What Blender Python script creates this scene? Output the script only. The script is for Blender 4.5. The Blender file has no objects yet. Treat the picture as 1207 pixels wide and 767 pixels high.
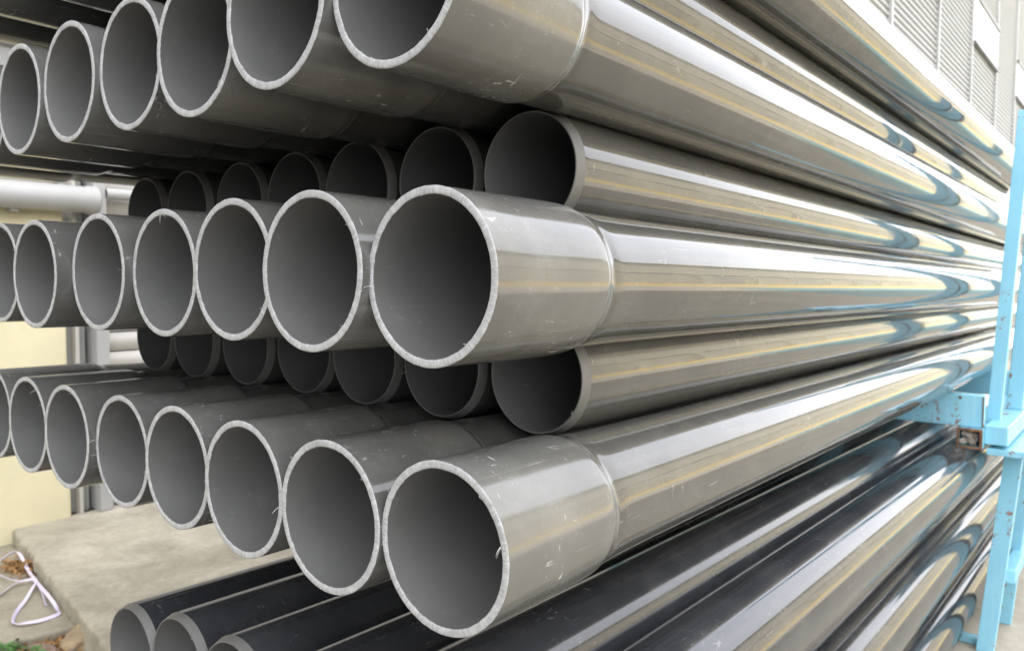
import bpy, bmesh, math, random
from mathutils import Vector, Matrix, noise
rnd = random.Random(7)
scene = bpy.context.scene
COL = scene.collection

# ------------------------------------------------------------------ camera
cam_d = bpy.data.cameras.new('camera')
cam = bpy.data.objects.new('camera', cam_d)
COL.objects.link(cam)
cam_d.sensor_fit = 'HORIZONTAL'
cam_d.sensor_width = 36.0
cam_d.lens = 27.900
cam_d.clip_start = 0.02
cam_d.clip_end = 600
yaw, pit, rol = math.radians(39.031), math.radians(-3.287), math.radians(0.234)
fwd = Vector((math.cos(pit) * math.cos(yaw), math.cos(pit) * math.sin(yaw), math.sin(pit)))
rgt = fwd.cross(Vector((0, 0, 1))).normalized()
upv = rgt.cross(fwd)
r2 = rgt * math.cos(rol) + upv * math.sin(rol)
u2 = upv * math.cos(rol) - rgt * math.sin(rol)
m3 = Matrix((r2, u2, -fwd)).transposed()
cam.matrix_world = Matrix.Translation((-0.7597, -0.7398, 0.3628)) @ m3.to_4x4()
cam_d.dof.use_dof = True
cam_d.dof.focus_distance = 1.15
cam_d.dof.aperture_fstop = 7.0
scene.camera = cam

# ------------------------------------------------------------------ sky, sun, exposure
SUN_EL, SUN_AZ = math.radians(60), math.radians(100)      # azimuth: direction towards the sun, from +X
world = bpy.data.worlds.new('World')
scene.world = world
world.use_nodes = True
wn = world.node_tree
wn.nodes.clear()
sky = wn.nodes.new('ShaderNodeTexSky')
sky.sky_type = 'NISHITA'
sky.sun_disc = False
sky.sun_elevation = SUN_EL
sky.sun_rotation = math.radians(90) - SUN_AZ
sky.dust_density = 4.0
sky.air_density = 1.0
hsv = wn.nodes.new('ShaderNodeHueSaturation')
hsv.inputs['Saturation'].default_value = 0.3
bg = wn.nodes.new('ShaderNodeBackground')
bg.inputs['Strength'].default_value = 0.15
wo = wn.nodes.new('ShaderNodeOutputWorld')
wn.links.new(sky.outputs[0], hsv.inputs['Color'])
# thin bright overcast over the clear-sky model, with soft uneven cloud
wtc = wn.nodes.new('ShaderNodeTexCoord')
wno = wn.nodes.new('ShaderNodeTexNoise')
wno.inputs['Scale'].default_value = 2.6
wno.inputs['Detail'].default_value = 5
wrp = wn.nodes.new('ShaderNodeValToRGB')
wrp.color_ramp.elements[0].position = 0.3
wrp.color_ramp.elements[1].position = 0.7
wrp.color_ramp.elements[0].color = (0.66, 0.68, 0.76, 1)
wrp.color_ramp.elements[1].color = (1.0, 1.0, 1.02, 1)
wsc = wn.nodes.new('ShaderNodeVectorMath')
wsc.operation = 'SCALE'
wsc.inputs['Scale'].default_value = 11.0
wmx = wn.nodes.new('ShaderNodeMix')
wmx.data_type = 'RGBA'
wmx.inputs[0].default_value = 0.7
wn.links.new(wtc.outputs['Generated'], wno.inputs['Vector'])
wn.links.new(wno.outputs['Fac'], wrp.inputs[0])
wn.links.new(wrp.outputs[0], wsc.inputs[0])
wn.links.new(hsv.outputs[0], wmx.inputs[6])
wn.links.new(wsc.outputs[0], wmx.inputs[7])
wn.links.new(wmx.outputs[2], bg.inputs[0])
wn.links.new(bg.outputs[0], wo.inputs[0])
sun_d = bpy.data.lights.new('sun', 'SUN')
sun_d.energy = 5.0
sun_d.angle = math.radians(0.6)
sun_d.color = (1.0, 0.965, 0.91)
sun = bpy.data.objects.new('sun', sun_d)
COL.objects.link(sun)
sdir = Vector((math.cos(SUN_EL) * math.cos(SUN_AZ), math.cos(SUN_EL) * math.sin(SUN_AZ), math.sin(SUN_EL)))
sun.rotation_euler = (-sdir).to_track_quat('-Z', 'Y').to_euler()
vs = scene.view_settings
vs.view_transform = 'Standard'
vs.look = 'None'
vs.gamma = 1.0
vs.use_curve_mapping = False
vs.exposure = 1.95
scene.cycles.max_bounces = 10
scene.cycles.glossy_bounces = 6

# ------------------------------------------------------------------ helpers
def obj(name, me, m=None, parent=None, smooth=False):
    if isinstance(me, bmesh.types.BMesh):
        bm = me
        me = bpy.data.meshes.new(name)
        bm.to_mesh(me)
        bm.free()
    o = bpy.data.objects.new(name, me)
    COL.objects.link(o)
    if m is not None and not me.materials:
        me.materials.append(m)
    if smooth:
        for p in me.polygons:
            p.use_smooth = True
    if parent is not None:
        o.parent = parent
    return o

def tag(o, label, cat=None, group=None, kind=None):
    o['label'] = label
    if cat: o['category'] = cat
    if group: o['group'] = group
    if kind: o['kind'] = kind
    return o

def thing(name, label, cat, loc=(0, 0, 0), group=None):
    o = bpy.data.objects.new(name, None)
    o.empty_display_size = 0.1
    COL.objects.link(o)
    o.location = loc
    return tag(o, label, cat, group)

def bx(bm, x0, x1, y0, y1, z0, z1, bev=0.0):
    """axis-aligned box"""
    vs_ = [bm.verts.new((x, y, z)) for x in (x0, x1) for y in (y0, y1) for z in (z0, z1)]
    idx = [(0, 1, 3, 2), (4, 6, 7, 5), (0, 4, 5, 1), (2, 3, 7, 6), (0, 2, 6, 4), (1, 5, 7, 3)]
    fs = [bm.faces.new([vs_[i] for i in f]) for f in idx]
    if bev > 0:
        es = list({e for f in fs for e in f.edges})
        bmesh.ops.bevel(bm, geom=es, offset=bev, segments=2, affect='EDGES', profile=0.5)
    return bm

def box(x0, x1, y0, y1, z0, z1, bev=0.0):
    return bx(bmesh.new(), x0, x1, y0, y1, z0, z1, bev)

def skew_box(bot, top, bev=0.0):
    """box whose bottom rectangle and top rectangle differ: (x0,x1,y0,y1,z)"""
    bm = bmesh.new()
    v = []
    for (x0, x1, y0, y1, z) in (bot, top):
        v += [bm.verts.new(c) for c in ((x0, y0, z), (x1, y0, z), (x1, y1, z), (x0, y1, z))]
    fs = [bm.faces.new([v[i] for i in f]) for f in
          ((3, 2, 1, 0), (4, 5, 6, 7), (0, 1, 5, 4), (1, 2, 6, 5), (2, 3, 7, 6), (3, 0, 4, 7))]
    if bev > 0:
        bmesh.ops.bevel(bm, geom=list(bm.edges), offset=bev, segments=2, affect='EDGES', profile=0.5)
    return bm

def lathe(profile, n=128, jit=None):
    """surface of revolution round X. profile: list of (x, r); jit(i, k) radial/axial wobble"""
    bm = bmesh.new()
    rings = []
    for i, (x, r) in enumerate(profile):
        ring = []
        for k in range(n):
            a = 2 * math.pi * k / n
            dx, dr = jit(i, k) if jit else (0, 0)
            ring.append(bm.verts.new((x + dx, (r + dr) * math.cos(a), (r + dr) * math.sin(a))))
        rings.append(ring)
    for a, b in zip(rings, rings[1:]):
        for k in range(n):
            bm.faces.new((a[k], a[(k + 1) % n], b[(k + 1) % n], b[k]))
    bmesh.ops.recalc_face_normals(bm, faces=bm.faces)
    return bm

def tube_along(pts, rad, n=6):
    bm = bmesh.new()
    rings = []
    pts = [Vector(p) for p in pts]
    for i, p in enumerate(pts):
        d = (pts[min(i + 1, len(pts) - 1)] - pts[max(i - 1, 0)]).normalized()
        s = d.cross(Vector((0.31, 0.2, 0.93))).normalized()
        t = d.cross(s)
        r = rad if not callable(rad) else rad(i / (len(pts) - 1))
        rings.append([bm.verts.new(p + s * r * math.cos(2 * math.pi * k / n) + t * r * math.sin(2 * math.pi * k / n)) for k in range(n)])
    for a, b in zip(rings, rings[1:]):
        for k in range(n):
            bm.faces.new((a[k], a[(k + 1) % n], b[(k + 1) % n], b[k]))
    bm.faces.new(rings[0][::-1])
    bm.faces.new(rings[-1])
    return bm

# ------------------------------------------------------------------ materials
def nodes(name):
    m = bpy.data.materials.new(name)
    m.use_nodes = True
    nt = m.node_tree
    nt.nodes.clear()
    out = nt.nodes.new('ShaderNodeOutputMaterial')
    b = nt.nodes.new('ShaderNodeBsdfPrincipled')
    nt.links.new(b.outputs[0], out.inputs[0])
    return m, nt, b

def N(nt, t, **kw):
    n = nt.nodes.new(t)
    for k, v in kw.items():
        if k in n.inputs: n.inputs[k].default_value = v
        else: setattr(n, k, v)
    return n

def ramp(nt, src, p0, p1, c0=(0, 0, 0, 1), c1=(1, 1, 1, 1)):
    r = nt.nodes.new('ShaderNodeValToRGB')
    r.color_ramp.elements[0].position = p0
    r.color_ramp.elements[1].position = p1
    r.color_ramp.elements[0].color = c0
    r.color_ramp.elements[1].color = c1
    nt.links.new(src, r.inputs[0])
    return r

def mixc(nt, fac, a, b, blend='MIX'):
    n = nt.nodes.new('ShaderNodeMix')
    n.data_type = 'RGBA'
    n.blend_type = blend
    for sock, v in ((n.inputs[0], fac), (n.inputs[6], a), (n.inputs[7], b)):
        if hasattr(v, 'is_output') or isinstance(v, bpy.types.NodeSocket): nt.links.new(v, sock)
        else: sock.default_value = v
    return n.outputs[2]

def math_(nt, op, a, b=0.0):
    n = nt.nodes.new('ShaderNodeMath')
    n.operation = op
    for i, v in enumerate((a, b)):
        if isinstance(v, bpy.types.NodeSocket): nt.links.new(v, n.inputs[i])
        else: n.inputs[i].default_value = v
    return n.outputs[0]

def coords(nt, scale=(1, 1, 1), rand=True):
    tc = N(nt, 'ShaderNodeTexCoord')
    src = tc.outputs['Object']
    if rand:
        oi = N(nt, 'ShaderNodeObjectInfo')
        mu = math_(nt, 'MULTIPLY', oi.outputs['Random'], 57.0)
        cx = N(nt, 'ShaderNodeCombineXYZ')
        for i in range(3): nt.links.new(mu, cx.inputs[i])
        ad = N(nt, 'ShaderNodeVectorMath', operation='ADD')
        nt.links.new(src, ad.inputs[0]); nt.links.new(cx.outputs[0], ad.inputs[1])
        src = ad.outputs[0]
    mp = N(nt, 'ShaderNodeMapping')
    mp.inputs['Scale'].default_value = scale
    nt.links.new(src, mp.inputs[0])
    return mp.outputs[0]

def noise_(nt, vec, scale, detail=4, rough=0.5, dist=0.0):
    n = N(nt, 'ShaderNodeTexNoise')
    n.inputs['Scale'].default_value = scale
    n.inputs['Detail'].default_value = detail
    n.inputs['Roughness'].default_value = rough
    n.inputs['Distortion'].default_value = dist
    nt.links.new(vec, n.inputs['Vector'])
    return n.outputs['Fac']

def pvc(name, base, rough, scuff, wave, inside=False):
    """grey rigid PVC: gloss, slight waviness from extrusion, pale scuffs and dust"""
    m, nt, b = nodes(name)
    v1 = coords(nt, (1, 1, 1))
    vl = coords(nt, (0.6, 6, 6))
    # per-pipe tone
    oi = N(nt, 'ShaderNodeObjectInfo')
    tone = math_(nt, 'ADD', math_(nt, 'MULTIPLY', oi.outputs['Random'], 0.18), 0.91)
    big = noise_(nt, v1, 5, 5, 0.6)
    bigr = ramp(nt, big, 0.3, 0.75, (base[0] * 0.92, base[1] * 0.92, base[2] * 0.92, 1), (base[0] * 1.12, base[1] * 1.11, base[2] * 1.08, 1))
    tn = N(nt, 'ShaderNodeVectorMath', operation='SCALE')
    nt.links.new(bigr.outputs[0], tn.inputs[0]); nt.links.new(tone, tn.inputs['Scale'])
    col = tn.outputs[0]
    # scuffs: thin broken strokes, grouped in patches; long handling scratches; specks of dust
    vs1 = coords(nt, (16, 70, 70))
    st = ramp(nt, noise_(nt, vs1, 1.6, 5, 0.7, 0.6), 0.615, 0.69)
    vs2 = coords(nt, (75, 20, 20))
    st2 = ramp(nt, noise_(nt, vs2, 1.3, 4, 0.7, 0.5), 0.63, 0.70)
    vs3 = coords(nt, (2.2, 150, 150))
    st3 = ramp(nt, noise_(nt, vs3, 1.5, 3, 0.6, 0.2), 0.66, 0.72)
    patch = ramp(nt, noise_(nt, v1, 8, 4, 0.65), 0.49, 0.66)
    patch3 = ramp(nt, noise_(nt, v1, 3.1, 3, 0.6), 0.52, 0.66)
    fine = ramp(nt, noise_(nt, v1, 300, 2, 0.6), 0.63, 0.74)
    fpatch = ramp(nt, noise_(nt, v1, 6, 4, 0.65), 0.45, 0.75)
    s = math_(nt, 'MULTIPLY', math_(nt, 'MAXIMUM', st.outputs[0], st2.outputs[0]), patch.outputs[0])
    s = math_(nt, 'MAXIMUM', s, math_(nt, 'MULTIPLY', math_(nt, 'MULTIPLY', st3.outputs[0], patch3.outputs[0]), 0.7))
    s = math_(nt, 'ADD', math_(nt, 'MULTIPLY', s, scuff), math_(nt, 'MULTIPLY', math_(nt, 'MULTIPLY', fine.outputs[0], fpatch.outputs[0]), scuff * 0.45))
    s = math_(nt, 'MINIMUM', s, 1.0)
    dust = math_(nt, 'MULTIPLY', fpatch.outputs[0], 0.14 * min(1, scuff * 1.5))
    col = mixc(nt, dust, col, (0.36, 0.36, 0.34, 1))
    col = mixc(nt, s, col, (0.50, 0.50, 0.49, 1))
    nt.links.new(col, b.inputs['Base Color'])
    rv = math_(nt, 'MULTIPLY', oi.outputs['Random'], rough * 0.7)
    rr = math_(nt, 'ADD', math_(nt, 'MULTIPLY', s, 0.4), math_(nt, 'ADD', math_(nt, 'MULTIPLY', fpatch.outputs[0], 0.10), math_(nt, 'ADD', rv, rough)))
    nt.links.new(rr, b.inputs['Roughness'])
    b.inputs['IOR'].default_value = 1.54
    # extrusion waviness: long low swells plus a finer ripple along the barrel
    w = noise_(nt, vl, 1.4, 2, 0.4)
    vr = coords(nt, (1.0, 0.35, 0.35))
    w2 = noise_(nt, vr, 17, 2, 0.5)
    w3 = noise_(nt, v1, 60, 2, 0.4)
    h = math_(nt, 'ADD', w, math_(nt, 'ADD', math_(nt, 'MULTIPLY', w2, 0.8), math_(nt, 'MULTIPLY', w3, 0.07)))
    bp = N(nt, 'ShaderNodeBump')
    bp.inputs['Strength'].default_value = 1.0
    bp.inputs['Distance'].default_value = wave
    nt.links.new(h, bp.inputs['Height'])
    nt.links.new(bp.outputs[0], b.inputs['Normal'])
    return m

PVC = (0.064, 0.0635, 0.0585)
M_BODY = pvc('pvc_body', PVC, 0.032, 0.30, 0.00022)
M_DARKBODY = pvc('pvc_dark_body', (0.030, 0.032, 0.036), 0.06, 0.30, 0.00022)  # darker, bluer base colour for the lower-rack pipes
M_SOCK = pvc('pvc_socket', (0.097, 0.0965, 0.0905), 0.07, 0.85, 0.0004)
M_IN = pvc('pvc_inside', (0.112, 0.112, 0.108), 0.28, 0.22, 0.0003)

def rim_mat():
    m, nt, b = nodes('sawn_rim')
    tc = N(nt, 'ShaderNodeTexCoord')
    sep = N(nt, 'ShaderNodeSeparateXYZ')
    nt.links.new(tc.outputs['Object'], sep.inputs[0])
    ang = math_(nt, 'ARCTAN2', sep.outputs[2], sep.outputs[1])
    cx = N(nt, 'ShaderNodeCombineXYZ')
    nt.links.new(math_(nt, 'MULTIPLY', ang, 34.0), cx.inputs[0])
    nt.links.new(math_(nt, 'MULTIPLY', sep.outputs[1], 30.0), cx.inputs[1])
    nt.links.new(math_(nt, 'MULTIPLY', sep.outputs[2], 30.0), cx.inputs[2])
    n1 = noise_(nt, cx.outputs[0], 2.2, 4, 0.7)
    v = coords(nt)
    n2 = noise_(nt, v, 60, 4, 0.6)
    r = ramp(nt, n1, 0.3, 0.72, (0.25, 0.25, 0.243, 1), (0.55, 0.55, 0.54, 1))
    r2_ = ramp(nt, n2, 0.3, 0.7, (0.72, 0.72, 0.72, 1), (1, 1, 1, 1))
    nt.links.new(mixc(nt, 1.0, r.outputs[0], r2_.outputs[0], 'MULTIPLY'), b.inputs['Base Color'])
    b.inputs['Roughness'].default_value = 0.6
    bp = N(nt, 'ShaderNodeBump')
    bp.inputs['Strength'].default_value = 0.6
    bp.inputs['Distance'].default_value = 0.0008
    nt.links.new(n1, bp.inputs['Height'])
    nt.links.new(bp.outputs[0], b.inputs['Normal'])
    return m
M_RIM = rim_mat()

def simple(name, col, rough=0.6, var=0.15, scale=6, bump=0.0, spec=0.5, rand=False, col2=None, detail=6, vec=(1, 1, 1)):
    m, nt, b = nodes(name)
    v = coords(nt, vec, rand)
    n = noise_(nt, v, scale, detail, 0.62)
    c0 = tuple(c * (1 - var) for c in col) + (1,)
    c1 = (col2 or tuple(min(1, c * (1 + var)) for c in col)) + (1,)
    r = ramp(nt, n, 0.32, 0.7, c0, c1)
    nt.links.new(r.outputs[0], b.inputs['Base Color'])
    b.inputs['Roughness'].default_value = rough
    b.inputs['Specular IOR Level'].default_value = spec
    if bump:
        bp = N(nt, 'ShaderNodeBump')
        bp.inputs['Strength'].default_value = 0.8
        bp.inputs['Distance'].default_value = bump
        n2 = noise_(nt, v, scale * 6, 6, 0.7)
        nt.links.new(n2, bp.inputs['Height'])
        nt.links.new(bp.outputs[0], b.inputs['Normal'])
    return m
M_CHAMF = simple('pvc_turned_bevel', (0.115, 0.112, 0.104), 0.5, 0.1, 30)
M_BURR = simple('pvc_shaving', (0.6, 0.6, 0.58), 0.5, 0.1, 30)

def concrete(name, a, bcol, scale=2.2, bump=0.004):
    m, nt, b = nodes(name)
    v = coords(nt, (1, 1, 1), False)
    n1 = noise_(nt, v, scale, 8, 0.65, 0.4)
    n2 = noise_(nt, v, scale * 14, 6, 0.7)
    n3 = noise_(nt, v, scale * 0.35, 4, 0.6)
    r1 = ramp(nt, n1, 0.3, 0.68, tuple(a) + (1,), tuple(bcol) + (1,))
    r2_ = ramp(nt, n2, 0.3, 0.72, (0.74, 0.73, 0.7, 1), (1, 1, 1, 1))
    r3 = ramp(nt, n3, 0.35, 0.65, (0.8, 0.79, 0.77, 1), (1, 1, 1, 1))
    c = mixc(nt, 1.0, r1.outputs[0], r2_.outputs[0], 'MULTIPLY')
    c = mixc(nt, 0.8, c, r3.outputs[0], 'MULTIPLY')
    nt.links.new(c, b.inputs['Base Color'])
    b.inputs['Roughness'].default_value = 0.88
    bp = N(nt, 'ShaderNodeBump')
    bp.inputs['Strength'].default_value = 0.7
    bp.inputs['Distance'].default_value = bump
    nt.links.new(n2, bp.inputs['Height'])
    nt.links.new(bp.outputs[0], b.inputs['Normal'])
    return m
M_YARD = concrete('yard_concrete', (0.36, 0.33, 0.27), (0.46, 0.43, 0.36), 0.9)
M_SLAB = concrete('slab_concrete', (0.26, 0.235, 0.175), (0.53, 0.49, 0.395), 2.6)
M_PAVER = concrete('paver_concrete', (0.26, 0.23, 0.17), (0.40, 0.37, 0.29), 3.5)
M_SOIL = concrete('soil', (0.05, 0.036, 0.022), (0.13, 0.095, 0.06), 9, 0.02)

def blue_paint():
    m, nt, b = nodes('chipped_blue_paint')
    v = coords(nt, (1, 1, 1), False)
    n1 = noise_(nt, v, 4, 5, 0.6)
    n2 = noise_(nt, v, 26, 6, 0.72)
    c = ramp(nt, n1, 0.3, 0.7, (0.20, 0.47, 0.60, 1), (0.25, 0.53, 0.645, 1)).outputs[0]
    rustn = ramp(nt, math_(nt, 'ADD', math_(nt, 'MULTIPLY', n2, 0.6), math_(nt, 'MULTIPLY', n1, 0.4)), 0.575, 0.61)
    vst = coords(nt, (30, 30, 1.5), False)
    streak = ramp(nt, noise_(nt, vst, 1.5, 4, 0.6), 0.55, 0.72)
    c = mixc(nt, math_(nt, 'MULTIPLY', streak.outputs[0], 0.35), c, (0.42, 0.60, 0.66, 1))
    rc = ramp(nt, n2, 0.4, 0.75, (0.10, 0.035, 0.012, 1), (0.30, 0.13, 0.045, 1)).outputs[0]
    c = mixc(nt, rustn.outputs[0], c, rc)
    nt.links.new(c, b.inputs['Base Color'])
    nt.links.new(math_(nt, 'ADD', math_(nt, 'MULTIPLY', rustn.outputs[0], 0.45), 0.35), b.inputs['Roughness'])
    bp = N(nt, 'ShaderNodeBump')
    bp.inputs['Strength'].default_value = 0.4
    bp.inputs['Distance'].default_value = 0.002
    nt.links.new(n2, bp.inputs['Height'])
    nt.links.new(bp.outputs[0], b.inputs['Normal'])
    return m
M_BLUE = blue_paint()
M_RUST = simple('rust', (0.13, 0.066, 0.034), 0.9, 0.55, 60, 0.004, col2=(0.27, 0.15, 0.075))
M_DEBRIS = simple('grey_debris', (0.3, 0.27, 0.23), 0.9, 0.4, 50, 0.004)
M_YWALL = simple('yellow_wall_paint', (0.58, 0.525, 0.34), 0.75, 0.10, 2.2, 0.001)
M_WHITE = simple('white_paint', (0.33, 0.325, 0.31), 0.45, 0.06, 4)
M_GREYST = simple('grey_steel', (0.33, 0.33, 0.31), 0.55, 0.1, 6)
M_SHUT = simple('shutter_steel', (0.42, 0.40, 0.36), 0.45, 0.08, 4)
M_SIDING = simple('siding_sheet', (0.205, 0.203, 0.197), 0.5, 0.05, 0.7)
M_TRIM = simple('siding_trim', (0.34, 0.34, 0.333), 0.5, 0.04, 2)
M_WFRAME = simple('window_frame_white', (0.75, 0.75, 0.73), 0.4, 0.03, 2)
M_DARK = simple('window_surround_dark', (0.13, 0.125, 0.12), 0.5, 0.05, 2)
def glass_mat():
    m, nt, b = nodes('window_sky_white_glass')
    b.inputs['Base Color'].default_value = (0.8, 0.81, 0.8, 1)  # white base stands in for bright sky reflected in the panes
    b.inputs['Roughness'].default_value = 0.08
    b.inputs['Coat Weight'].default_value = 1.0
    return m
M_GLASS = glass_mat()
M_WARE = simple('warehouse_wall', (0.52, 0.47, 0.36), 0.7, 0.06, 0.5)
M_WTRIM = simple('warehouse_trim', (0.70, 0.66, 0.55), 0.6, 0.05, 1)
M_WDOOR = simple('warehouse_door', (0.45, 0.42, 0.34), 0.5, 0.1, 1)
M_YLINE = simple('yellow_road_paint', (0.78, 0.60, 0.24), 0.6, 0.12, 7)
M_GREENF = simple('green_floor_paint', (0.12, 0.235, 0.235), 0.6, 0.12, 2)
M_STRAP = simple('strap_plastic', (0.58, 0.53, 0.66), 0.5, 0.05, 20)
M_STONE = simple('tan_stone', (0.33, 0.25, 0.15), 0.9, 0.3, 9, 0.01, rand=True)
M_STONE2 = simple('brown_stone', (0.24, 0.17, 0.13), 0.9, 0.25, 9, 0.01, rand=True)
M_DRY = simple('dry_leaf', (0.28, 0.15, 0.05), 0.8, 0.5, 22, rand=True)
M_LEAF = simple('green_leaf', (0.06, 0.16, 0.03), 0.45, 0.35, 14, rand=True)

# ------------------------------------------------------------------ the setting
ZG, ZP, ZS = -1.35, -1.13, -1.05
YF = 4.27
def sheet(name, pts, z, m, label):
    bm = bmesh.new()
    bm.faces.new([bm.verts.new((x, y, z)) for x, y in pts])
    return tag(obj(name, bm, m), label, kind='structure')
sheet('yard_ground', [(-200, -200), (300, -200), (300, 300), (-200, 300)], ZG, M_YARD, 'pale grey concrete yard around the pipe racks')

bm = bmesh.new()
NE = 70
top = []
for i in range(NE + 1):
    t_ = i / NE
    yy = 4.27 - 2.25 * t_
    top.append((0.893 - 0.375 * t_ + 0.016 * noise.noise(Vector((yy * 9, 0, 1))) + 0.010 * noise.noise(Vector((yy * 31, 4, 1))), yy))
top += [(60, 2.02), (60, 4.27)]
tv = [bm.verts.new((x, y, ZS)) for x, y in top]
bv = [bm.verts.new((x, y, ZG - 0.05)) for x, y in top]
bm.faces.new(tv)
nt_ = len(top)
for i in range(nt_):
    bm.faces.new((tv[i], bv[i], bv[(i + 1) % nt_], tv[(i + 1) % nt_]))
bmesh.ops.recalc_face_normals(bm, faces=bm.faces)
es = [e for e in bm.edges if all(v.co.z > ZS - 0.01 for v in e.verts)]
bmesh.ops.bevel(bm, geom=es, offset=0.018, segments=3, affect='EDGES', profile=0.5)
tag(obj('concrete_slab', bm, M_SLAB), 'stained beige concrete slab along the foot of the building', kind='structure')
# chipped irregular paving block beside the slab
bm = bmesh.new()
top = [(0.90, 4.268), (0.66, 2.815), (0.40, 2.865), (-0.3, 2.99), (-1.6, 3.2), (-1.6, 4.268)]
tv = [bm.verts.new((x, y, ZP)) for x, y in top]
bv = [bm.verts.new((x, y, ZG - 0.05)) for x, y in top]
bm.faces.new(tv)
for i in range(6):
    bm.faces.new((tv[i], bv[i], bv[(i + 1) % 6], tv[(i + 1) % 6]))
bmesh.ops.recalc_face_normals(bm, faces=bm.faces)
es = [e for e in bm.edges if all(v.co.z > ZP - 0.01 for v in e.verts)]
bmesh.ops.bevel(bm, geom=es, offset=0.012, segments=2, affect='EDGES', profile=0.5)
tag(obj('paving_step', bm, M_PAVER), 'lower weathered concrete step beside the beige slab', kind='structure')
# strip of soil in front of the step
bm = bmesh.new()
gx, gy = 26, 16
gv = []
for i in range(gx + 1):
    row = []
    for j in range(gy + 1):
        x = -1.6 + 2.3 * i / gx
        y = 2.2 + 0.95 * j / gy
        edge = min(1, i / 3, j / 3, (gy - j + 4) / 4)
        z = ZG - 0.02 + edge * (0.17 + 0.04 * noise.noise(Vector((x * 5, y * 5, 0))) + 0.02 * noise.noise(Vector((x * 19, y * 19, 3))))
        row.append(bm.verts.new((x, y, z)))
    gv.append(row)
for i in range(gx):
    for j in range(gy):
        bm.faces.new((gv[i][j], gv[i + 1][j], gv[i + 1][j + 1], gv[i][j + 1]))
tag(obj('soil_bed', bm, M_SOIL, smooth=True), 'dark soil strip in front of the concrete step', kind='structure')

# ------------------------------------------------------------------ building behind the pipes
bd = thing('factory_building', 'long grey corrugated factory building rising behind the pipe stacks', 'building', (0, YF, ZS))
def wp(name, bm, m, parent=bd, smooth=False):
    """build in world coordinates, store relative to the building"""
    bmesh.ops.translate(bm, verts=bm.verts, vec=(0, -YF, -ZS))
    return obj(name, bm, m, parent, smooth)
wp('core_wall', box(-50, 60, YF + 0.10, YF + 0.5, ZG, 15.0), M_GREYST)
J = [-50.7 + 5.0 * k for k in range(23)]
wins = []
rib = 0.165
for a, b_ in zip(J, J[1:]):
    bm = bmesh.new()
    z = 1.25
    prof = []
    while z < 14.6:
        prof += [(0.0, z), (0.0, z + rib * 0.45), (-0.04, z + rib * 0.60), (-0.04, z + rib * 0.92)]
        z += rib
    va = [bm.verts.new((a + 0.06, YF + 0.06 + d, zz)) for d, zz in prof]
    vb = [bm.verts.new((b_ - 0.06, YF + 0.06 + d, zz)) for d, zz in prof]
    for i in range(len(prof) - 1):
        bm.faces.new((va[i], vb[i], vb[i + 1], va[i + 1]))
    bmesh.ops.recalc_face_normals(bm, faces=bm.faces)
    wp('siding_panel', bm, M_SIDING)
for a in J:
    wp('joint_cover', box(a - 0.06, a + 0.06, YF - 0.035, YF + 0.12, 1.2, 14.7), M_TRIM)
for k in (14, 16, 18):   # every other bay carries a ribbon window
    a, b_ = J[k] - 0.0, J[k + 1] - 0.0
    x0, x1, z0, z1 = a + 0.2, b_ - 0.2, 8.28, 9.65
    f = bmesh.new()
    y0 = YF - 0.06
    for q in ((x0, x1, z1 - 0.10, z1), (x0, x1, z0, z0 + 0.10)):
        bx(f, q[0], q[1], y0, YF + 0.1, q[2], q[3])
    for q in ((x0, x0 + 0.10), (x1 - 0.10, x1), ((x0 + x1) / 2 - .04, (x0 + x1) / 2 + .04)):
        bx(f, q[0], q[1], y0 + 0.003, YF + 0.1, z0 + 0.10, z1 - 0.10)
    w = wp('window', f, M_WFRAME)
    g = box(x0 + 0.1, x1 - 0.1, YF - 0.03, YF + 0.09, z0 + 0.1, z1 - 0.1)
    bmesh.ops.translate(g, verts=g.verts, vec=(0, -YF, -ZS))
    obj('pane', g, M_GLASS, w)
    g = box(x0 - 0.06, x1 + 0.06, YF - 0.12, YF + 0.1, z1 + 0.003, z1 + 0.12)
    bmesh.ops.translate(g, verts=g.verts, vec=(0, -YF, -ZS))
    obj('head_flashing', g, M_DARK, w)
    g = box(x0 - 0.06, x1 + 0.06, YF - 0.12, YF + 0.1, z0 - 0.10, z0 - 0.003)
    bmesh.ops.translate(g, verts=g.verts, vec=(0, -YF, -ZS))
    obj('sill', g, M_DARK, w)
# ground-floor details
wp('yellow_wall', box(-50, 1.205, YF - 0.06, YF + 0.1, ZP - 0.1, 0.776, 0.02), M_YWALL)
wp('column_recess', box(1.215, 1.335, YF + 0.02, YF + 0.12, ZS, 1.24), M_GREYST)
wp('column_flange', box(1.255, 1.275, YF - 0.05, YF + 0.018, ZS, 1.24), M_SHUT)
wp('door_post', box(1.355, 1.43, YF - 0.10, YF + 0.05, ZS, 1.24, 0.006), M_WHITE)
zz = ZS + 0.005
while zz < 1.2:
    # each roller-shutter slat is a shallow curved strip
    prof = []
    for t in range(7):
        u = t / 6
        prof.append((-0.022 * math.sin(math.pi * u), zz + 0.112 * u))
    bm = bmesh.new()
    va = [bm.verts.new((1.435, YF + 0.0 + d, z_)) for d, z_ in prof]
    vb = [bm.verts.new((5.2, YF + 0.0 + d, z_)) for d, z_ in prof]
    for i in range(6):
        bm.faces.new((va[i], vb[i], vb[i + 1], va[i + 1]))
    bmesh.ops.recalc_face_normals(bm, faces=bm.faces)
    wp('shutter_slat', bm, M_SHUT, smooth=True)
    zz += 0.12
wp('lower_fascia', box(-50, 60, YF - 0.03, YF + 0.1, 1.05, 1.245), M_SHUT)

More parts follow.
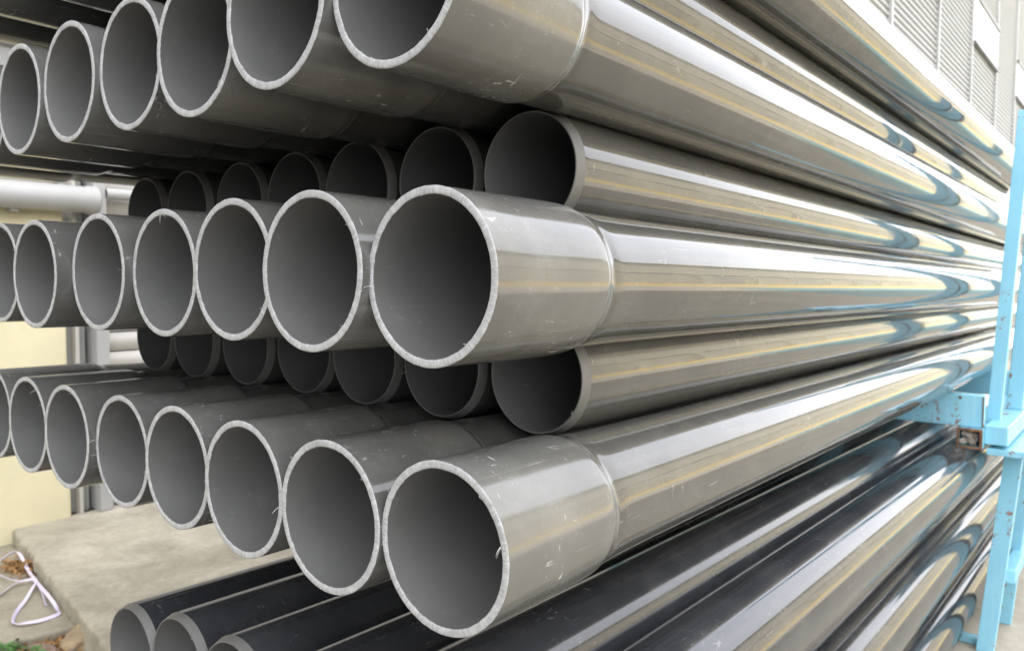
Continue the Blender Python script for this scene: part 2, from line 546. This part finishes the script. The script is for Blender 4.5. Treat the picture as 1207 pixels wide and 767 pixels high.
du = thing('wall_duct', 'fat white horizontal pipe fixed to the wall above the yellow panel', 'duct', (-3.0, YF - 0.15, 0.8175))
o = obj('pipe_run', lathe([(0, 0.075), (4.28, 0.075), (4.30, 0.082), (4.345, 0.082)], 40), M_WHITE, du, True)
obj('end_cap', lathe([(4.347, 0.082), (4.349, 0.07), (4.35, 0.001)], 40), M_WHITE, du, True)
obj('wall_bracket', box(1.0, 1.04, 0.0, 0.155, -0.09, -0.07), M_GREYST, du)
obj('wall_bracket', box(3.9, 3.94, 0.0, 0.155, -0.09, -0.07), M_GREYST, du)
du = thing('thin_wall_pipe', 'slim white horizontal pipe running across the shutter top', 'pipe', (1.43, YF - 0.08, 0.87))
obj('pipe_run', lathe([(0, 0.035), (3.8, 0.035)], 24), M_WHITE, du, True)
obj('wall_bracket', box(0.6, 0.63, 0.0, 0.085, -0.03, -0.01), M_GREYST, du)

# ------------------------------------------------------------------ other side of the yard (warehouse and painted floor seen in the pipes' gloss; light blockers added)
wh = thing('warehouse', 'long beige warehouse with pale columns across the yard', 'building', (0, -10.5, ZG))
obj('wall', box(2, 80, -8.0, 0, 0, 8.0), M_WARE, wh)
obj('roof', box(1.6, 80.4, -8.4, 0.35, 8.003, 8.25), M_WTRIM, wh)
obj('light_band', box(2, 80, 0.003, 0.16, 4.3, 4.5), M_WTRIM, wh)
obj('gutter', box(2, 80, 0.003, 0.12, 7.2, 7.4), M_WTRIM, wh)
for k in range(20):
    x = 2.2 + 4.0 * k
    obj('column', box(x, x + 0.30, 0.003, 0.22, 0, 4.29), M_WTRIM, wh)
for k in range(9):
    x = 6.0 + 8.0 * k
    obj('shutter_door', box(x, x + 3.4, 0.003, 0.08, 0, 3.8), M_WDOOR, wh)
obj('plinth', box(2, 80, 0.224, 0.30, 0, 0.75), M_YLINE, wh)
sh = thing('unseen_shed_blocker', 'unseen dark grey shed block added to dim light entering the open pipe ends', 'building', (-13.0, 3.0, ZG))  # out of view, added to keep low light out of the bores
obj('wall', box(-7, 0, -8.5, 1.0, 0, 5.0), simple('blocker_wall', (0.10, 0.10, 0.095), 0.7, 0.1, 1), sh)
obj('roof', box(-7.3, 0.3, -8.8, 1.2, 5.003, 5.2), M_GREYST, sh)
obj('door', box(0.003, 0.06, -5.0, -2.0, 0, 3.0), simple('blocker_door', (0.07, 0.075, 0.08), 0.6, 0.1, 1), sh)
sheet('unseen_dark_ground', [(-60, -60), (-1.7, -60), (-1.7, 2.1), (-60, 2.1)], ZG + 0.004, concrete('added_asphalt', (0.045, 0.045, 0.046), (0.07, 0.07, 0.07), 3), 'unseen dark ground sheet added to cut light bouncing into the open pipe ends')  # out of view, added to darken the ground bounce on the pipe ends
sheet('yellow_line', [(-1.6, -9.2), (80, -9.2), (80, -8.75), (-1.6, -8.75)], ZG + 0.008, M_YLINE, 'yellow painted lane line across the yard')
sheet('green_walkway', [(17, -7.2), (80, -7.2), (80, -2.0), (11.0, -2.0)], ZG + 0.004, M_GREENF, 'green painted walkway along the yellow line')

# ------------------------------------------------------------------ pipes
RS, RP, LEN, WALL = 0.119, 0.1085, 5.6, 0.0108
SL = 0.281        # socket length up to the neck
def me_of(bm, name, m):
    me = bpy.data.meshes.new(name)
    bm.to_mesh(me)
    bm.free()
    me.materials.append(m)
    for p in me.polygons: p.use_smooth = True
    return me
def scurve(x0, x1, r0, r1, n=8):
    return [(x0 + (x1 - x0) * t / n, r0 + (r1 - r0) * (3 * (t / n) ** 2 - 2 * (t / n) ** 3)) for t in range(n + 1)]
outer = [(0.0006, RS - 0.0004), (0.003, RS), (0.08, RS + 0.0003), (0.16, RS + 0.0003), (SL - 0.050, RS - 0.0002), (SL - 0.038, RS - 0.0006)]
nk = scurve(SL - 0.029, SL + 0.000, RS - 0.0011, RP + 0.0014, 8) + [(SL + 0.002, RP + 0.0011), (SL + 0.005, RP + 0.0012), (SL + 0.009, RP + 0.0017), (SL + 0.014, RP + 0.0021)]
SOCKET_ME = me_of(lathe(outer + nk[:9]), 'socket', M_SOCK)
BODY_S_ME = me_of(lathe(nk[8:] + [(SL + 0.02, RP + 0.0022), (SL + 0.028, RP + 0.0021)] + [(SL + 0.04, RP + 0.0018), (SL + 0.08, RP + 0.0009), (SL + 0.14, RP + 0.0002)] + [(SL + 0.2 + (LEN - SL - 0.2) * t / 22, RP) for t in range(0, 23)]), 'body', M_BODY)
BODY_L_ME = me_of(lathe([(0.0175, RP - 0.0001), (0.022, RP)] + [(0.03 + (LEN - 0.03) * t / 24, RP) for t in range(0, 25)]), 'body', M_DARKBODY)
BODY_P_ME = me_of(lathe([(0.0175, RP - 0.0001), (0.022, RP)] + [(0.03 + (LEN - 0.03) * t / 24, RP) for t in range(0, 25)]), 'body', M_BODY)
BORE_S_ME = me_of(lathe([(0.0008, RS - WALL), (0.01, RS - WALL - 0.0002), (SL - 0.05, RS - WALL - 0.002), (SL - 0.01, RP - 0.005), (SL + 0.02, RP - 0.0095)] + [(SL + 0.02 + (LEN - SL - 0.02) * t / 16, RP - 0.0098) for t in range(1, 17)]), 'bore', M_IN)
BORE_P_ME = me_of(lathe([(0.0006, RP - 0.0098)] + [(LEN * t / 16, RP - 0.0098) for t in range(1, 17)]), 'bore', M_IN)
CHAMF_ME = me_of(lathe([(0.0005, RP - 0.0068), (0.0175, RP - 0.0002)]), 'bevelled_end', M_CHAMF)
RIM_P_ME = me_of(lathe([(0.0007, RP - 0.0068), (0.0, RP - 0.0075), (0.0, RP - 0.0092), (0.0008, RP - 0.0098)]), 'cut_rim', M_CHAMF)
CAP_S_ME = me_of(lathe([(LEN, RP), (LEN, RP - 0.0098)], 64), 'far_rim', M_RIM)
RIM_S = []
for v in range(5):
    rr = random.Random(50 + v)
    n = 192
    ja = [[rr.gauss(0, 1) for k in range(n)] for i in range(6)]
    def jit(i, k, ja=ja, v=v):
        a = 2 * math.pi * k / n
        w = noise.noise(Vector((math.cos(a) * 6, math.sin(a) * 6, v * 9.1)))
        if i in (0, 1): return (abs(ja[0][k]) * 0.00018, w * 0.00025 + ja[1][k] * 0.00010)
        if i in (4, 5): return (abs(ja[2][k]) * 0.00022, w * 0.0005 - abs(ja[3][k]) * 0.00030)
        return (ja[4][k] * 0.00008, 0)
    bm = lathe([(0.0012, RS + 0.0001), (0.0002, RS - 0.0006), (0.0, RS - 0.003), (0.0, RS - WALL + 0.003), (0.0003, RS - WALL + 0.0008), (0.0012, RS - WALL - 0.0001)], n, jit)
    RIM_S.append(me_of(bm, 'cut_rim', M_RIM))

def burr_mesh(seed):
    """a short curled saw shaving clinging to the rim"""
    rr = random.Random(seed)
    L = rr.uniform(0.003, 0.010) if seed % 4 else 0.016
    p = Vector((0, 0, 0)); d = Vector((rr.uniform(-1, 0.1), rr.uniform(-.6, .6), rr.uniform(-0.9, 0.7))).normalized()
    pts = [p.copy()]
    cur = Vector((rr.gauss(0, .35), rr.gauss(0, .35), rr.gauss(0, .35)))
    for i in range(7):
        p = p + d * L / 7
        d = (d + cur).normalized()
        pts.append(p.copy())
    return me_of(tube_along(pts, lambda t: 0.00042 * (1.1 - 0.8 * t), 4), 'burr', M_BURR)
BURRS = [burr_mesh(s) for s in range(12)]

ORD = ['outermost on the blue post side', 'second inward from the blue post', 'third inward from the blue post', 'fourth inward from the blue post', 'fifth inward from the blue post', 'sixth inward from the blue post', 'seventh inward from the blue post', 'eighth inward from the blue post']
def add_part(name, me, parent, loc=None):
    o = bpy.data.objects.new(name, me)
    COL.objects.link(o)
    o.parent = parent
    if loc: o.location = loc
    return o
count = [0]
def pipe(kind, x, y, z, label, group, droop=0.0077):
    nm = 'socket_pipe' if kind == 's' else 'plain_pipe'
    t = thing(nm, label, 'pipe', (x, y, z), group)
    i = count[0]; count[0] += 1
    rr = random.Random(900 + i)
    t.rotation_euler = (rr.uniform(0, 6.28), droop + rr.gauss(0, 0.0004), rr.gauss(0, 0.0004))
    if kind == 's':
        add_part('body', BODY_S_ME, t)
        add_part('socket', SOCKET_ME, t)
        add_part('bore', BORE_S_ME, t)
        add_part('cut_rim', RIM_S[i % 5], t)
        add_part('far_rim', CAP_S_ME, t)
        for b in range(rr.choice((3, 4, 6))):
            a = rr.uniform(0, 6.28)
            r = RS - WALL if rr.random() < 0.75 else RS
            add_part('burr', BURRS[rr.randrange(12)], t, (0.0004, r * math.cos(a), r * math.sin(a)))
    else:
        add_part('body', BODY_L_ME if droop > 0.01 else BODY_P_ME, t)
        add_part('bore', BORE_P_ME, t)
        add_part('bevelled_end', CHAMF_ME, t)
        add_part('cut_rim', RIM_P_ME, t)
        add_part('far_rim', CAP_S_ME, t)
        if rr.random() < 0.4:
            a = rr.uniform(0, 6.28)
            add_part('burr', BURRS[rr.randrange(12)], t, (0.0004, (RP - .0095) * math.cos(a), (RP - .0095) * math.sin(a)))
    return t

ROWS = {
 'A': [(.000, -.001, 0), (-.005, .236, -.002), (-.003, .474, 0), (.004, .711, 0), (.010, .949, -.003), (-.005, 1.187, 0), (-.001, 1.424, -.001), (.004, 1.662, 0)],
 'B': [(.352, .109, .192), (.356, .346, .195), (.363, .584, .195), (.380, .820, .196), (.376, 1.057, .196), (.370, 1.295, .196), (.379, 1.533, .195)],
 'C': [(-.023, -.001, .366), (-.038, .231, .374), (-.020, .468, .378), (-.016, .705, .373), (-.032, .943, .375), (-.063, 1.182, .371), (-.052, 1.419, .375), (-.04, 1.657, .374)],
 'D': [(.336, .114, .552), (.347, .349, .554), (.350, .588, .552), (.362, .825, .553), (.369, 1.062, .552), (.361, 1.300, .550), (.363, 1.538, .549)],
 'E': [(-.061, .024, .750), (-.075, .261, .755), (-.063, .500, .747), (-.056, .736, .754), (-.066, .973, .755), (-.073, 1.212, .752), (-.06, 1.450, .754), (-.05, 1.688, .754)],
 'F': [(.36, .140 + .238 * i, .937) for i in range(7)],
 'G': [(-.05 + .012 * ((i * 7) % 3 - 1), .030 + .238 * i, 1.118) for i in range(8)],
}
RN = {'A': 'lowest row of the upper rack', 'B': 'plain row resting on the lowest sockets', 'C': 'middle socketed row', 'D': 'plain row above the middle sockets', 'E': 'high socketed row', 'F': 'plain row below the top', 'G': 'top row of the stack'}
for rw, lst in ROWS.items():
    k = 's' if rw in 'ACEG' else 'p'
    for i, (x, y, z) in enumerate(lst):
        lab = ('grey socketed pipe, %s, %s' if k == 's' else 'recessed plain-ended pipe, %s, %s') % (ORD[i], RN[rw])
        pipe(k, x, y, z, lab, 'socketed pipes in the upper rack' if k == 's' else 'plain-ended pipes in the upper rack')
# lower rack: plain bevelled ends, heaped, leaning in with the posts
LROW = [
 [(-.03, -.060, -.400), (-.02, .155, -.370), (-.01, .375, -.405), (.046, .600, -.430), (.058, .824, -.450), (.062, 1.040, -.488)],
 [(0.0, .048, -.580), (.03, .265, -.580), (.0, .487, -.610), (.05, .710, -.630), (.04, .930, -.660)],
 [(.0, -.035, -.776), (.02, .182, -.766), (.03, .402, -.795), (.0, .624, -.810), (.02, .848, -.835), (.03, 1.07, -.850)],
 [(.02, .070, -.960), (.0, .292, -.962), (.02, .515, -.985), (.0, .738, -1.0), (.02, .960, -1.01)],
 [(.01, -.010, -1.148), (.0, .208, -1.148), (.02, .427, -1.152), (.02, .648, -1.166), (.0, .870, -1.168), (.03, 1.092, -1.165)],
]
LN = ['top row of the lower rack', 'second lower-rack row down', 'third lower-rack row down', 'fourth lower-rack row down', 'bottom row of the lower rack']
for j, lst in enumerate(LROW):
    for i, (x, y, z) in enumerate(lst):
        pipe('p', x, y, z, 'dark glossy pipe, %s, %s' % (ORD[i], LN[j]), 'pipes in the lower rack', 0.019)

# ------------------------------------------------------------------ blue steel racks
XR = 3.2
def part(parent, name, bm, m=M_BLUE):
    bmesh.ops.translate(bm, verts=bm.verts, vec=-parent.location)
    return obj(name, bm, m, parent)
up = thing('upper_pipe_rack', 'light blue steel rack frame carrying the upper pipe stack, rusty tube end', 'rack', (XR, -0.25, -0.360))
ZB = -0.1322            # underside of the lowest pipes at the rack
part(up, 'cross_beam', box(XR, XR + 0.06, -0.175, 1.95, -0.275, ZB, 0.004))
part(up, 'cross_beam', box(XR + 1.3, XR + 1.36, -0.175, 1.95, -0.285, ZB - 0.0095, 0.004))
def runner(y0, y1, z0, z1, x0, x1, w=0.006):
    """square tube along the pipes, open at both ends"""
    bm = bmesh.new()
    bx(bm, x0, x1, y0, y0 + w, z0, z1)
    bx(bm, x0, x1, y1 - w, y1, z0, z1)
    bx(bm, x0, x1, y0 + w, y1 - w, z0, z0 + w)
    bx(bm, x0, x1, y0 + w, y1 - w, z1 - w, z1)
    return bm
rn = part(up, 'runner_tube', runner(-0.180, -0.084, -0.362, -0.277, XR - 0.04, XR + 1.6))
g = runner(-0.1815, -0.0825, -0.3635, -0.2755, XR - 0.043, XR - 0.032, 0.010)
bmesh.ops.translate(g, verts=g.verts, vec=-up.location)
obj('rusty_end', g, M_RUST, rn)
bm = bmesh.new()
for s_ in range(14):
    rr = random.Random(s_)
    c = Vector((XR - 0.015 + rr.uniform(0, .02), rr.uniform(-0.161, -0.101), -0.345 + rr.uniform(0, 0.055)))
    bmesh.ops.create_icosphere(bm, subdivisions=2, radius=rr.uniform(0.012, 0.018), matrix=Matrix.Translation(c))
for v in bm.verts:
    v.co += Vector((noise.noise(v.co * 60), noise.noise(v.co * 60 + Vector((9, 0, 0))), noise.noise(v.co * 60 + Vector((0, 9, 0))))) * 0.008
bmesh.ops.translate(bm, verts=bm.verts, vec=-up.location)
obj('packed_debris', bm, M_DEBRIS, rn)
g = box(XR - 0.004, XR + 0.004, -0.1775, -0.1735, -0.272, ZB - 0.004)
bmesh.ops.translate(g, verts=g.verts, vec=-up.location)
obj('rusty_weld', g, M_RUST, up)
for yy, zz in ((-0.085, -0.148), (0.62, -0.148)):
    g = lathe([(XR - 0.0045, 0.0005), (XR - 0.0045, 0.006), (XR + 0.002, 0.0075)], 12)
    bmesh.ops.translate(g, verts=g.verts, vec=Vector((0, yy, zz)) - up.location)
    obj('rusty_hole_disc', g, M_RUST, up)  # dark rust disc standing in for a hole in the beam
part(up, 'runner_tube', runner(1.86, 1.944, -0.360, -0.287, XR - 0.04, XR + 1.6))
# side rail outside the posts
part(up, 'side_rail', box(XR + 0.012, XR + 1.6, -0.270, -0.1805, -0.345, -0.262, 0.004))
def lean_post(parent, x, yb, yt, zb, zt, w, d, name='post'):
    """open U-shaped channel: front web and two flanges, leaning outward"""
    th = 0.006
    p = part(parent, name, skew_box((x, x + th, yb - w, yb, zb), (x, x + th, yt - w, yt, zt), 0.0015))
    for k, off in enumerate((0, w - th)):
        f = skew_box((x + th + .0005, x + d, yb - off - th, yb - off, zb), (x + th + .0005, x + d, yt - off - th, yt - off, zt), 0.0015)
        bmesh.ops.translate(f, verts=f.verts, vec=-parent.location)
        obj('flange', f, M_BLUE, p)
    return p
lean_post(up, XR + 0.2, -0.160, -0.236, -0.2765, 1.118, 0.054, 0.05)
for dx in (0.6, 1.9):
    part(up, 'second_post', skew_box((XR + dx, XR + dx + 0.07, -0.255, -0.185, -0.2615), (XR + dx, XR + dx + 0.07, -0.330, -0.262, 1.118), 0.004))
for dx in (0.005, 1.3):
    part(up, 'far_post', skew_box((XR + dx, XR + dx + 0.06, 1.953, 2.01, -0.360), (XR + dx, XR + dx + 0.06, 2.02, 2.08, 1.09), 0.003))

lo = thing('lower_pipe_rack', 'light blue steel rack frame standing on the ground round the lower pipes', 'rack', (XR, -0.25, ZG))
part(lo, 'top_rail', box(XR + 0.02, XR + 1.6, -0.360, -0.190, -0.392, -0.3625, 0.003))
lean_post(lo, XR + 0.2, -0.153, -0.238, -1.345, -0.394, 0.070, 0.06)
for dx in (0.62, 1.9):
    part(lo, 'second_post', skew_box((XR + dx, XR + dx + 0.06, -0.240, -0.178, -1.349), (XR + dx, XR + dx + 0.06, -0.32, -0.258, -0.394), 0.003))
part(lo, 'cross_beam', box(XR + 0.265, XR + 0.32, -0.170, 1.95, -1.349, -1.318, 0.004))
part(lo, 'cross_beam', box(XR + 1.3, XR + 1.36, -0.170, 1.95, -1.349, -1.338, 0.004))
part(lo, 'tie_bar', box(XR + 0.264, XR + 1.6, -0.29, -0.235, -1.02, -0.96, 0.003))
for dx in (0.005, 1.3):
    part(lo, 'far_post', skew_box((XR + dx, XR + dx + 0.06, 1.955, 2.01, -1.349), (XR + dx, XR + dx + 0.06, 1.955, 2.01, -0.362), 0.003))

# ------------------------------------------------------------------ things lying by the wall
def ribbon(pts, w, th=0.0012, sub=6):
    P = [Vector(p) for p in pts]
    Q = []
    for i in range(len(P) - 1):
        p0, p1, p2, p3 = P[max(i - 1, 0)], P[i], P[i + 1], P[min(i + 2, len(P) - 1)]
        for s in range(sub):
            t = s / sub
            Q.append(0.5 * ((2 * p1) + (p2 - p0) * t + (2 * p0 - 5 * p1 + 4 * p2 - p3) * t * t + (3 * p1 - p0 - 3 * p2 + p3) * t ** 3))
    Q.append(P[-1])
    bm = bmesh.new()
    rows_ = []
    for i, q in enumerate(Q):
        d = (Q[min(i + 1, len(Q) - 1)] - Q[max(i - 1, 0)]).normalized()
        s = d.cross(Vector((0, 0, 1))).normalized()
        tilt = 0.9 * math.sin(i * 0.13 + 0.6)
        s = s * math.cos(tilt) + Vector((0, 0, 1)) * math.sin(tilt)
        n_ = s.cross(d).normalized()
        rows_.append([bm.verts.new(q + s * w / 2 * a + n_ * th * b) for a, b in ((-1, -1), (1, -1), (1, 1), (-1, 1))])
    for a, b in zip(rows_, rows_[1:]):
        for k in range(4):
            bm.faces.new((a[k], a[(k + 1) % 4], b[(k + 1) % 4], b[k]))
    bm.faces.new(rows_[0][::-1]); bm.faces.new(rows_[-1])
    bmesh.ops.recalc_face_normals(bm, faces=bm.faces)
    return bm
def lift(l, zs):
    return [(min(x, 0.893 - 0.375 * (4.27 - y) / 2.25 - 0.03), y, ZP + 0.010 + zs[min(i, len(zs) - 1)]) for i, (x, y) in enumerate(l)]
s1 = [(0.66, 3.80), (0.708, 3.862), (0.781, 3.887), (0.826, 3.833), (0.788, 3.671), (0.775, 3.564), (0.723, 3.426)]
s2 = [(0.60, 3.72), (0.646, 3.675), (0.652, 3.581), (0.673, 3.499), (0.724, 3.467), (0.739, 3.406), (0.734, 3.196), (0.729, 3.062), (0.702, 3.009), (0.649, 2.979), (0.575, 2.965), (0.513, 2.975), (0.488, 3.015), (0.495, 3.063), (0.542, 3.155), (0.608, 3.246), (0.701, 3.396), (0.726, 3.435)]
s3 = [(0.45, 3.32), (0.562, 3.417), (0.631, 3.481), (0.678, 3.494), (0.724, 3.467)]
s4 = [(0.728, 3.392), (0.688, 3.252), (0.651, 3.12)]
st = thing('plastic_strap', 'tangled pale lilac plastic strap lying in loops on the step', 'strap', (0.65, 3.5, ZP))
for nm, l, zs in (('loop', s1, (0, .02, .04, .04, .02, .01, .012)), ('loop', s2, (0, .005, .01, .014, .01, .01, .02, .02, .01, .0, .0, .005, .0, .0, .0, .004, .01)), ('loop', s3, (0, 0, .006, .01, .016)), ('tail', s4, (.012, 0, 0))):
    bm = ribbon(lift(l, zs), 0.015)
    bmesh.ops.translate(bm, verts=bm.verts, vec=(-0.65, -3.5, -ZP))
    obj(nm, bm, M_STRAP, st)

def rock(seed, loc, size, m, label, name='stone'):
    bm = bmesh.new()
    bmesh.ops.create_icosphere(bm, subdivisions=4, radius=1)
    for v in bm.verts:
        c = v.co.copy()
        d = 1 + 0.35 * noise.noise(c * 1.3 + Vector((seed * 7, 0, 0))) + 0.12 * noise.noise(c * 4 + Vector((0, seed * 5, 0))) + 0.05 * noise.noise(c * 11)
        v.co = Vector((c.x * size[0], c.y * size[1], c.z * size[2])) * d
    o = obj(name, bm, m, None, True)
    o.location = loc
    o.rotation_euler = (0, 0, seed)
    return tag(o, label, 'stone')
rock(1, (.625, 2.735, -1.17), (.075, .065, .06), M_STONE, 'lumpy tan stone wedged between the step and the slab')
rock(2, (.50, 2.765, -1.185), (.10, .05, .04), M_STONE2, 'flat brownish stone in front of the step')
rock(3, (.555, 2.66, -1.19), (.045, .035, .03), M_STONE2, 'small brown stone on the soil near the slab')
rock(4, (.36, 2.74, -1.19), (.04, .04, .03), M_STONE, 'small tan stone on the soil beside the green weed')
# dry leaf litter: uncountable
def litter(name, n, cx, cy, sx, sy, z, label, seed, size):
    rr = random.Random(seed)
    bm = bmesh.new()
    for _ in range(n):
        a, b = rr.gauss(0, 0.5), rr.gauss(0, 0.5)
        c = Vector((cx + sx * a, cy + sy * b, z + abs(rr.gauss(0, 0.016))))
        d = Vector((rr.gauss(0, 1), rr.gauss(0, 1), rr.gauss(0, 0.5))).normalized()
        e = d.cross(Vector((rr.gauss(0, .5), rr.gauss(0, .5), 1))).normalized()
        l = size * rr.uniform(0.6, 1.6); w = l * rr.uniform(0.15, 0.5)
        nn = d.cross(e) * l * rr.uniform(-.25, .25)
        v = [bm.verts.new(q) for q in (c - d * l, c + e * w + nn, c + d * l, c - e * w + nn)]
        bm.faces.new(v[:3]); bm.faces.new((v[0], v[2], v[3]))
    return tag(obj(name, bm, M_DRY), label, 'leaf litter', kind='stuff')
litter('dry_leaves', 330, .755, 3.72, .075, .14, ZP + 0.004, 'brown dry leaf litter inside the strap loop on the step', 3, .016)
litter('dry_leaves', 700, .52, 2.77, .22, .10, -1.185, 'brown dry leaf litter on the soil among the stones', 5, .018)

def weed(loc, n, size, label, seed):
    rr = random.Random(seed)
    t = thing('weed', label, 'plant', loc)
    leaf_me = []
    for v in range(3):
        bm = bmesh.new()
        rows_ = []
        for i in range(7):
            u = i / 6
            w = 0.34 * math.sin(math.pi * (0.06 + 0.92 * u)) ** 0.8
            zc = 0.25 * u - 0.45 * u * u * (1 + 0.3 * v)
            rows_.append([bm.verts.new((u, -w, zc + 0.10 * w)), bm.verts.new((u, 0, zc - 0.03)), bm.verts.new((u, w, zc + 0.10 * w))])
        for a, b in zip(rows_, rows_[1:]):
            for k in range(2):
                bm.faces.new((a[k], a[k + 1], b[k + 1], b[k]))
        leaf_me.append(me_of(bm, 'leaf', M_LEAF))
    stems = bmesh.new()
    for _ in range(n):
        az = rr.uniform(0, 6.28); h = rr.uniform(0.3, 1.0) * size * 1.6; r = rr.uniform(0.1, 0.8) * size
        p = Vector((r * math.cos(az), r * math.sin(az), h))
        o = add_part('leaf', leaf_me[rr.randrange(3)], t, p)
        s = size * rr.uniform(0.45, 0.85)
        o.scale = (s, s, s)
        o.rotation_euler = (rr.gauss(0, .3), rr.uniform(-.5, .2), az + rr.gauss(0, .5))
        q = tube_along([(0, 0, -0.02), p * 0.6 + Vector((0, 0, 0.1 * size)), p], 0.0016, 4)
        tmp = bpy.data.meshes.new('t'); q.to_mesh(tmp); q.free(); stems.from_mesh(tmp); bpy.data.meshes.remove(tmp)
    obj('stems', stems, M_LEAF, t)
    return t
weed((.385, 2.81, -1.20), 36, 0.055, 'small leafy green weed growing at the corner of the step', 4)
weed((.455, 2.70, -1.19), 18, 0.045, 'low bright green weed beside the flat brownish stone', 8)
